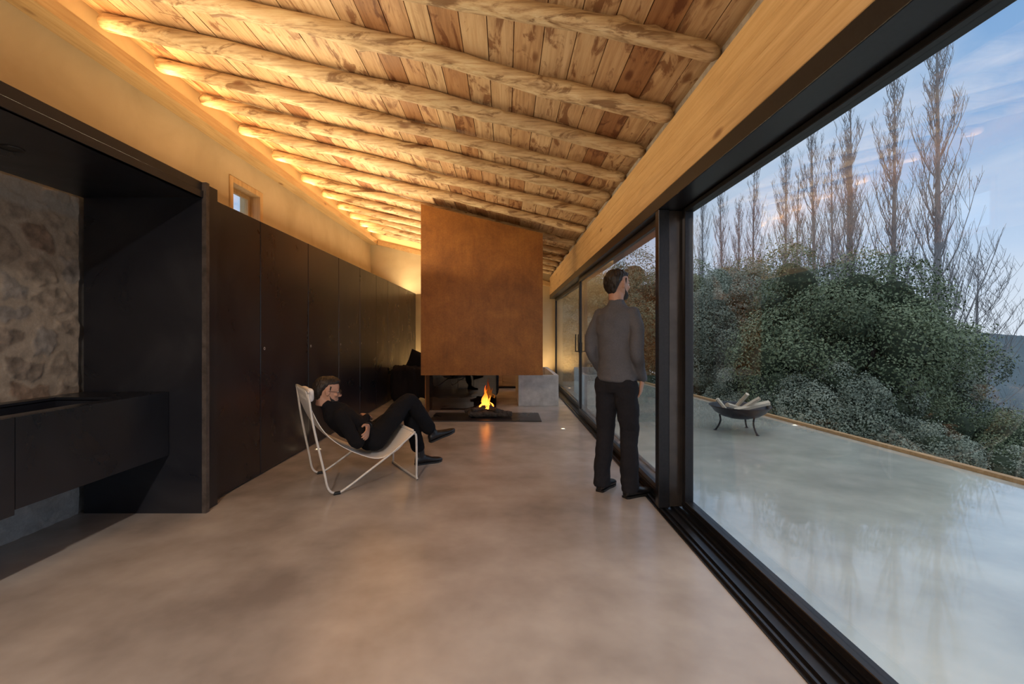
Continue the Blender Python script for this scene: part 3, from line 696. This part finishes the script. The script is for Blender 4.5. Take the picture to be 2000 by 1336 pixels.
# poplars
def poplar_mesh(seed,H=14,nb=78,spread=1.0,name='poplar_tree',th=1.0):
    r=random.Random(seed); G=Geo()
    tp=[V((.12*math.sin(t*3+seed)*t,.12*math.cos(t*2.3+seed)*t,H*t)) for t in np.linspace(0,1,24)]
    G.add(gtube(tp,[(.13*(1-t)**.85+.007)*th for t in np.linspace(0,1,24)],7))
    for b in range(nb):
        t=.2+.77*(b/nb)+r.uniform(-.01,.01); p=tp[0].lerp(V((tp[-1].x*t,tp[-1].y*t,H)),t); p.z=H*t
        a=r.uniform(0,6.283); L=(1-t)*3.9+.7; L*=r.uniform(.5,1.2)
        out=V((math.cos(a),math.sin(a),0)); pts=[];k=6; sp_r=r.uniform(.22,.36)
        for j in range(k+1):
            s=j/k; pts.append(p+out*(L*sp_r*spread*(s**.7))+V((r.uniform(-.05,.05),r.uniform(-.05,.05),L*(.92*s))))
        br=(.024*(1-t)+.009)*th
        G.add(gtube(pts,[br,.0045],4,cap=False))
        for c in range(9):
            s=r.uniform(.15,.97); q=pts[int(s*k)]; a2=r.uniform(0,6.283); l2=L*.28*r.uniform(.4,1.3)
            o2=V((math.cos(a2),math.sin(a2),0)); e1=q+o2*l2*.2*spread+V((0,0,l2*.5)); e2=q+o2*l2*.34*spread+V((0,0,l2))
            G.add(gtube([q,e1,e2],[.0065,.005,.0033],3,cap=False))
            for d in range(3):
                q2=q.lerp(e2,r.uniform(.2,.95)); a3=r.uniform(0,6.283); l3=l2*.5
                G.add(gtube([q2,q2+V((math.cos(a3)*l3*.4,math.sin(a3)*l3*.4,l3*.9))],[.0045,.0028],3,cap=False))
    me=bpy.data.meshes.new(name); me.from_pydata([tuple(v) for v in G.v],[],G.f); me.materials.append(M_pop); return me
PM=[poplar_mesh(1),poplar_mesh(2),poplar_mesh(3)]
for i,(x,y,zt_,k) in enumerate([(14.0,15,12.2,0),(14.3,17.1,11.4,1),(14.9,20,12.0,2),(13.9,18.6,9.4,1),(15.4,23,12.4,0),(15.3,21.5,10.0,2),(15.7,26,12.2,1),(15.6,24.6,10.0,0),(15.6,29,12.1,2),(15.5,33,12.4,0),(15.4,36,12.8,1),(15.6,31,10.5,1),(15.5,40,13,2),(15.2,44,13.2,0)]):
    o=bpy.data.objects.new('poplar_tree',PM[k]); COL.objects.link(o)
    base=-4.5; s=(zt_-base)/14; o.location=(x,y,base); o.scale=(s*.9,s*.9,s); o.rotation_euler=(0,0,i*1.3)
    meta(o,label='tall slender leafless poplar with upright branches',category='tree',group='row of bare poplars')
sp_=poplar_mesh(9,7,36,2.1,'bare_tree',.6)
for (x,y,z,s) in ((15.6,15.3,-2.8,.95),(13.4,13.0,-5.2,.8),(12.4,11.0,-5.5,.7)):
    o=bpy.data.objects.new('bare_tree',sp_); COL.objects.link(o); o.location=(x,y,z); o.scale=(s,s,s); o.rotation_euler=(0,0,x)
    meta(o,label='small spreading leafless tree on the slope',category='tree',group='small bare trees')

# ------------------------------------------------------------------ people
def frame(o,f,up):
    f=V(f).normalized(); up=V(up); l=up.cross(f).normalized(); u=f.cross(l)
    M=Matrix(((f.x,l.x,u.x,o[0]),(f.y,l.y,u.y,o[1]),(f.z,l.z,u.z,o[2]),(0,0,0,1))); return M
HSECS=[(-.112,.072,.02,.020),(-.105,.084,.0,.034),(-.092,.088,-.015,.045),(-.075,.086,-.035,.054),(-.055,.086,-.055,.060),(-.035,.087,-.075,.065),(-.015,.088,-.092,.069),(.005,.084,-.101,.072),(.025,.088,-.106,.074),(.045,.087,-.108,.075),(.065,.080,-.105,.073),(.085,.065,-.095,.065),(.10,.043,-.077,.050),(.110,.012,-.045,.028)]
def head_geo(G,M):
    G.add(gloft([(V(((a+b)/2,0,z)),V(((a-b)/2,0,0)),V((0,w,0))) for z,a,b,w in HSECS],32),M)
    G.add(gtube([(.080,0,.012),(.094,0,-.008),(.108,0,-.026),(.100,0,-.034)],[.008,.010,.012,.009],12),M)
    for s in (1,-1):
        G.add(gell((.094,.011*s,-.031),(.011,.008,.007)),M)
        G.add(gell((.074,.03*s,.022),(.014,.022,.008)),M)
        G.add(gell((.060,.045*s,-.018),(.022,.018,.018)),M)
        G.add(gell((-.006,.076*s,-.004),(.018,.006,.031)),M); G.add(gell((-.012,.081*s,.008),(.014,.005,.018)),M)
    G.add(gell((.086,0,-.054),(.010,.024,.0055)),M); G.add(gell((.084,0,-.066),(.010,.020,.006)),M)
    G.add(gell((.074,0,-.096),(.018,.022,.015)),M)
    G.add(gtube([(-.03,0,-.03),(-.03,0,-.125)],[.052,.050],14),M)
def hair_beard(parent,M,full=True,quiff=.02):
    G=Geo()
    G.add(gloft([(V(((a+b)/2,0,z)),V(((a-b)/2,0,0)),V((0,w,0))) for z,a,b,w in [(-.075,-.055,-.085,.03),(-.055,-.045,-.100,.055),(-.02,-.030,-.112,.070),(.0,-.022,-.119,.0765),(.025,.0,-.123,.080),(.045,.022,-.123,.081),(.06,.050,-.120,.080),(.075,.078,-.115,.077),(.09,.076,-.105,.069),(.105,.06,-.088,.056),(.118,.035,-.06,.038),(.126,.0,-.03,.018)]],32),M)
    for s in (1,-1): G.add(gtube([(.012,.0715*s,.05),(.012,.0715*s,.01),(.010,.069*s,-.015)],[.009,.006,.003],8),M)
    G.add(gell((.045,0,.092),(.040,.052,quiff)),M); G.add(gell((.02,.015,.105),(.05,.05,quiff)),M)
    blob('hair',G,.0045,2,M_hair,parent,disp=(.006,(50,50,22)))
    ex=.005 if full else .001
    G=Geo()
    G.add(gloft([(V(((a+b)/2,0,z)),V(((a-b)/2,0,0)),V((0,w,0))) for z,a,b,w in [(-.117,.070,.02,.022),(-.108,.084+ex,.005,.034+ex),(-.092,.088+ex,-.005,.045+ex),(-.075,.083+ex,.0,.054+ex),(-.062,.070,.0,.0585+ex),(-.05,.054,.0,.0605+ex*.7),(-.03,.028,.0,.0655+ex*.3),(-.015,.012,.0,.066)]],32),M)
    G.add(gtube(spline([(.076,.030,-.064),(.091,.014,-.046),(.094,0,-.043),(.091,-.014,-.046),(.076,-.030,-.064)],4),.0045 if full else .0025,8),M)
    blob('beard',G,.004,1,M_hair,parent,disp=(.002,(60,60,60)))
    for s in (1,-1):
        v,f=gell((.0775,.030*s,.004),(.0095,.013,.0075),n=14,m=10)
        e_=mesh_obj('eye',[M@V(p) for p in v],f,M_white,parent,smooth=True)
        v,f=gell((.0855,.030*s,.004),(.003,.0055,.0055),n=12,m=8)
        mesh_obj('iris',[M@V(p) for p in v],f,M_eye,e_,smooth=True)
        v,f=gtube([(.089,.014*s,.024),(.087,.03*s,.029),(.076,.047*s,.024)],[.002,.003,.002],6)
        mesh_obj('eyebrow',[M@V(p) for p in v],f,M_hair,parent,smooth=True)
def hand_geo(G,wrist,f,n,s,curl=.5,k=1.0):
    w=V(wrist); f=V(f).normalized(); n=V(n); n=(n-f*n.dot(f)).normalized(); s=V(s); s=(s-f*s.dot(f)-n*s.dot(n)).normalized()
    G.add(gloft([(w+f*a*k,s*b*k,n*c*k) for a,b,c in ((-.03,.026,.02),(0,.028,.019),(.03,.037,.017),(.065,.042,.014),(.095,.040,.012))],16))
    for off,L,r in ((.030,.072,.0088),(.010,.08,.0092),(-.011,.074,.0088),(-.030,.058,.0078)):
        p=w+(f*.088+s*off)*k; pts=[p]; ang=0; rr=[r*k]
        for sg,seg in enumerate((.45,.3,.25)):
            ang+=curl*(.7,1.1,.8)[sg]; p=p+(f*math.cos(ang)+n*math.sin(ang)+s*off*1.2)*L*seg*k; pts.append(p); rr.append(r*k*(.95,.88,.75)[sg])
        limb(G,pts,rr,3)
    p=w+(f*.02+s*.028)*k; q=p+(f*.6+s*.65+n*.25).normalized()*.042*k; t=q+(f*.85+s*.2+n*.4).normalized()*.034*k
    limb(G,[p,q,t],[.014*k,.0115*k,.009*k],3)
def shoe(name,parent,heel,fwd,up=(0,0,1),L=.285,boot=False,mat=M_leather,label=None):
    M=frame(heel,fwd,up); G=Geo(); k=L/.285
    rings=[(-.005,.022,.035,.03),(.01,.034,.045,.04),(.05,.037,.05,.045),(.10,.037,.047,.042),(.15,.043,.038,.033),(.2,.048,.03,.026),(.245,.042,.026,.022),(.275,.026,.022,.016),(.285,.012,.02,.009)]
    G.add(gloft([(V((x*k,0,z)),V((0,hw,0)),V((0,0,hz))) for x,hw,z,hz in rings],20),M)
    top=.17 if boot else .105
    G.add(gloft([(V((.045,0,.04)),V((.046,0,0)),V((0,.036,0))),(V((.048,0,.08)),V((.046,0,0)),V((0,.036,0))),(V((.04,0,top)),V((.045,0,0)),V((0,.04,0)))],20),M)
    sh=blob(name,G,.007,2,mat,parent)
    prof=[(0,.028),(.02,.036),(.08,.036),(.13,.037),(.19,.048),(.23,.045),(.265,.03),(.282,.012)]
    loop=[(x*k-.004,-y) for x,y in prof]+[(x*k-.004,y) for x,y in prof[::-1]]
    vs=[V((x,y,z)) for z in (0,.016) for x,y in loop]; m=len(loop)
    fs=[tuple(range(m))[::-1],tuple(range(m,2*m))]+[(i,(i+1)%m,m+(i+1)%m,m+i) for i in range(m)]
    mesh_obj('sole',[M@v for v in vs],fs,M_black,sh)
    return sh

# --- standing man
A=math.radians(50)
P=empty('person',(.885,3.66,0),A,label='bearded man standing at window, gray sweater, hands in trouser pockets',category='person')
ha=math.radians(-20)
HM=frame((.022,0,1.652),(math.cos(ha),math.sin(ha),-.04),(0,0,1))
tor=[(.84,.07,.12),(.92,.085,.125),(1.0,.08,.12),(1.08,.075,.115),(1.2,.085,.12),(1.32,.09,.135),(1.4,.08,.13),(1.455,.06,.09),(1.49,.050,.055)]
sh_l,sh_r=V((-.01,.158,1.415)),V((-.01,-.158,1.415))
el_l,el_r=V((-.055,.200,1.125)),V((-.075,-.200,1.125))
wr_l,wr_r=V((.095,.175,.935)),V((.075,-.178,.915))
G=Geo(); head_geo(G,HM)
G.add(gtube([(-.005,0,1.44),(.0,0,1.58)],[.056,.052],14))
G.add(gloft([((0,0,z),(d,0,0),(0,w,0)) for z,d,w in tor]))
for s,sh_,el,wr in ((1,sh_l,el_l,wr_l),(-1,sh_r,el_r,wr_r)):
    limb(G,[sh_,el,wr],[.036,.028,.022])
    limb(G,[(0,.085*s,.88),(.01,.103*s,.5),(-.02,.12*s,.09)],[.07,.045,.034])
    G.add(gell((.05,.122*s,.045),(.08,.028,.022)))
hand_geo(G,wr_l+V((.0,-.005,-.02)),(.12,-.3,-1),(-.2,-1,0),(1,0,0),.25)
hand_geo(G,wr_r+V((.0,.0,-.02)),(.10,.18,-1),(-.2,1,0),(1,0,0),.3)
blob('body',G,.006,2,M_skin,P)
hair_beard(P,HM,True)
G=Geo()
G.add(gloft([((x,0,z),(d,0,0),(0,w,0)) for z,d,w,x in [(.885,.112,.153,0),(.9,.119,.16,0),(.95,.115,.156,0),(1.05,.107,.146,-.002),(1.15,.112,.153,-.005),(1.27,.121,.17,-.008),(1.36,.12,.182,-.01),(1.42,.105,.178,-.01),(1.46,.083,.13,-.008),(1.488,.067,.08,-.004),(1.515,.061,.063,0),(1.535,.057,.058,.002)]]))
for sh_,el,wr in ((sh_l,el_l,wr_l),(sh_r,el_r,wr_r)):
    s=1 if sh_.y>0 else -1
    limb(G,[sh_+V((0,-.02*s,-.005)),sh_.lerp(el,.5)+V((0,.01*s,0)),el,el.lerp(wr,.5),wr],[.063,.055,.048,.044,.038])
    G.add(gtube([wr+V((0,0,.012)),wr+V((.01,0,-.012))],[.039,.036],14))
blob('sweater',G,.009,4,M_greyknit,P,disp=(.008,(8,8,9)))
G=Geo()
G.add(gloft([((0,0,z),(d,0,0),(0,w,0)) for z,d,w in [(.80,.09,.145),(.84,.102,.155),(.9,.108,.153),(.95,.10,.145)]]))
for s in (1,-1):
    limb(G,[(-.005,.08*s,.86),(.0,.090*s,.68),(.01,.102*s,.5),(-.012,.111*s,.3),(-.018,.12*s,.10)],[.098,.088,.073,.070,.067])
    G.add(gtube([(-.018,.12*s,.12),(-.012,.12*s,.045)],[.067,.071],16))
    G.add(gell((.065,.12*s,.80),(.045,.043,.07)))
blob('trousers',G,.009,4,M_trous,P,disp=(.010,(8,8,10)))
fa=math.radians(-22)
shoe('shoe',P,(-.075,-.105,0),(math.cos(fa),math.sin(fa),0)); shoe('shoe',P,(-.075,.115,0),(math.cos(.05),math.sin(.05),0))

# --- lounge chair
CA=math.atan2(.54,.84); CB=(-1.535,3.863,0)
ch=empty('lounge_chair',CB,CA,label='low tubular metal lounge chair with white canvas sling seat',category='chair')
tr_=.0092
for s in (-1,1):
    w=.325*s; wt=.27*s
    pts=spline([(-.155,wt,.80),(-.12,wt+.01*s,.55),(-.05,w-.01*s,.2),(-.02,w,.06),(.03,w,.016),(.10,w,.03),(.3,w,.15),(.5,w,.275),(.62,w,.365),(.68,w,.41)],6)
    G=Geo(); G.add(gtube(pts,tr_,10)); mesh_obj('frame_tube',G.v,G.f,M_tube,ch,smooth=True)
G=Geo(); G.add(gtube(spline([(-.155,-.27,.80),(-.157,-.25,.82),(-.157,.25,.82),(-.155,.27,.80)],5),tr_,10)); mesh_obj('top_bar',G.v,G.f,M_tube,ch,smooth=True)
G=Geo(); G.add(gtube(spline([(.66,-.30,.395),(.70,-.30,.40),(.715,-.30,.34),(.715,-.30,.04),(.715,-.275,.014),(.715,.275,.014),(.715,.30,.04),(.715,.30,.34),(.70,.30,.40),(.66,.30,.395)],5),tr_,10)); mesh_obj('front_leg',G.v,G.f,M_tube,ch,smooth=True)
G=Geo(); G.add(gtube([(.69,-.325,.415),(.69,.325,.415)],tr_,10)); mesh_obj('front_bar',G.v,G.f,M_tube,ch,smooth=True)
for s in (-1,1):
    G=Geo(); G.add(gtube([(.02,.325*s,.012),(.07,.325*s,.012)],.014,10)); mesh_obj('foot_cap',G.v,G.f,M_black,ch)
prof=spline([(-.165,0,.82),(-.12,0,.66),(-.04,0,.50),(.07,0,.385),(.218,0,.29),(.387,0,.225),(.53,0,.26),(.63,0,.345),(.70,0,.43)],6)
vs=[];nw=16
for i,p in enumerate(prof):
    t=i/(len(prof)-1); half=.225+.05*min(1,t*3)
    for k in range(nw+1):
        u=k/nw*2-1; sag=-.012*(1-u*u)*math.sin(math.pi*t)
        vs.append((p.x,u*half,p.z+sag))
n=nw+1; fs=[(i*n+j,(i+1)*n+j,(i+1)*n+j+1,i*n+j+1) for i in range(len(prof)-1) for j in range(nw)]
so_=mesh_obj('sling_seat',vs,fs,M_canvas,ch,smooth=True); md=so_.modifiers.new('t','SOLIDIFY'); md.thickness=.004
soft('headrest',[(-.155,-.09,-.16,.16,.715,.825)],ch,M_canvas,vox=.008,sm=4,disp=(.005,(8,8,8)))

# --- seated man
Q=empty('person',CB,CA,label='man in black turtleneck and glasses reclining, arms folded, legs crossed',category='person')
HS=frame((.045,0,.778),(math.cos(-.15),math.sin(-.15),-.16),(0,0,1))
spine=[((.46,.345),.10,.165),((.40,.36),.112,.17),((.31,.41),.10,.155),((.22,.475),.105,.16),((.15,.545),.108,.175),((.10,.60),.095,.17),((.075,.635),.07,.11),((.06,.665),.055,.06)]
def spl(sp,ex=0):
    out=[]
    for i,((x,z),d,w) in enumerate(sp):
        a=sp[max(0,i-1)][0]; b=sp[min(len(sp)-1,i+1)][0]; t=V((b[0]-a[0],0,b[1]-a[1])).normalized(); nn_=V((t.z,0,-t.x))
        out.append(((x,0,z),nn_*(d+ex),V((0,w+ex,0))))
    return out
G=Geo(); head_geo(G,HS); G.add(gloft(spl(spine[:-1],-.02)))
G.add(gtube([(.09,0,.60),(.015,0,.71)],[.05,.050],14))
sR,sL=V((.115,-.16,.585)),V((.115,.16,.585))
eR,eL=V((.225,-.245,.365)),V((.285,.15,.40))
wR,wL=V((.365,-.02,.53)),V((.345,-.12,.475))
limb(G,[sR,eR,wR],[.036,.028,.022]); limb(G,[sL,eL,wL],[.036,.028,.022])
hand_geo(G,wR+V((.008,.025,.006)),(.1,1,.0),(-.3,0,-1),(.4,0,1),.3)
hand_geo(G,wL+V((-.006,-.025,-.006)),(-.35,-1,-.45),(-1,.2,-.3),(-.1,0,1),.35)
hR,kR,aR=V((.42,-.095,.35)),V((.755,.02,.635)),V((1.02,.06,.31))
hL,kL,aL=V((.42,.1,.34)),V((.79,.13,.545)),V((.925,.12,.11))
limb(G,[hR,hR.lerp(kR,.5)+V((0,-.01,.01)),kR,aR],[.07,.06,.042,.03]); limb(G,[hL,hL.lerp(kL,.5),kL,aL],[.07,.06,.042,.03])
G.add(gell((1.10,.065,.27),(.07,.026,.024))); G.add(gell((.99,.12,.05),(.08,.028,.025)))
blob('body',G,.006,2,M_skin,Q)
hair_beard(Q,HS,False,.026)
G=Geo(); G.add(gloft(spl(spine,.012)))
G.add(gtube([(.085,0,.63),(.018,0,.70)],[.074,.060],16))
for s_,e_,w_ in ((sR,eR,wR),(sL,eL,wL)):
    limb(G,[s_,s_.lerp(e_,.5),e_,e_.lerp(w_,.5),w_],[.062,.056,.048,.042,.035])
blob('sweater',G,.009,3,M_blackknit,Q,disp=(.007,(9,9,9)))
G=Geo()
G.add(gell((.43,0,.35),(.12,.17,.115)))
limb(G,[hR,hR.lerp(kR,.5)+V((0,-.01,.01)),kR,kR.lerp(aR,.4)+V((.01,0,.015)),kR.lerp(aR,.85)],[.1,.09,.073,.070,.067])
limb(G,[hL,hL.lerp(kL,.5),kL,kL.lerp(aL,.4),kL.lerp(aL,.85)],[.1,.087,.070,.067,.064])
blob('trousers',G,.009,3,M_btrous,Q,disp=(.009,(8,8,9)))
shoe('boot',Q,(1.0,.06,.215),(.95,0,.28),(-.28,0,.95),boot=True,L=.28); shoe('boot',Q,(.875,.12,0),(1,.0,0),boot=True,L=.28)
G=Geo()
for s in (1,-1):
    ring=[V((.103-.006*abs(math.cos(a)),s*.033+.024*math.cos(a),.002+.018*math.sin(a))) for a in np.linspace(0,6.283,20,endpoint=False)]
    G.add(gtube(ring,.002,6,closed=True),HS)
    G.add(gtube([(.096,.056*s,.006),(.05,.077*s,.008),(.0,.083*s,.008)],.002,6),HS)
G.add(gtube([(.102,.01,.004),(.106,0,.006),(.102,-.01,.004)],.0018,6),HS)
mesh_obj('glasses',G.v,G.f,M_black,Q,smooth=True)
G=Geo(); c0=wL+V((-.003,-.016,-.004)); G.add(gtube([c0+V((.032*math.cos(a),0,.03*math.sin(a))) for a in np.linspace(0,6.283,20,endpoint=False)],.006,6,closed=True)); mesh_obj('wristwatch',G.v,G.f,M_black,Q)

# ------------------------------------------------------------------ sky
w=bpy.data.worlds.new('dusk_sky'); scene.world=w; w.use_nodes=True; nt=w.node_tree
bg=nt.nodes['Background']; c=nd(nt,'ShaderNodeTexCoord').outputs['Generated']; sp=nd(nt,'ShaderNodeSeparateXYZ',Vector=c)
base=ramp(nt,sp.outputs[2],[(0,(.59,.63,.71)),(.12,(.42,.51,.66)),(.3,(.21,.34,.54)),(.45,(.17,.30,.52)),(.62,(.75,.85,1.0)),(1,(1,1,1))])
dv=nd(nt,'ShaderNodeVectorMath',{'operation':'DIVIDE'},i0=c,i1=nd(nt,'ShaderNodeCombineXYZ',X=math_(nt,'ADD',sp.outputs[2],.25),Y=math_(nt,'ADD',sp.outputs[2],.25),Z=1.0).outputs[0]).outputs[0]
n1=noise(nt,mapping(nt,dv,(1.0,.6,2.5),(1.3,.4,0)),1.6,7,.55,.4)
cl=ramp(nt,n1,[(.42,g(0)),(.68,g(.8))])
sky=mix(nt,cl,base,(.53,.575,.66))
setin(nt,bg,'Color',sky); bg.inputs['Strength'].default_value=1.55

# ------------------------------------------------------------------ camera
cam=bpy.data.cameras.new('camera'); co=bpy.data.objects.new('camera',cam); COL.objects.link(co)
co.location=(0,0,1.25); co.rotation_euler=(math.radians(90),0,0)
cam.sensor_width=36; cam.lens=16.2; cam.shift_x=.0065; cam.shift_y=-.0065; cam.clip_start=.05; cam.clip_end=2000
scene.camera=co
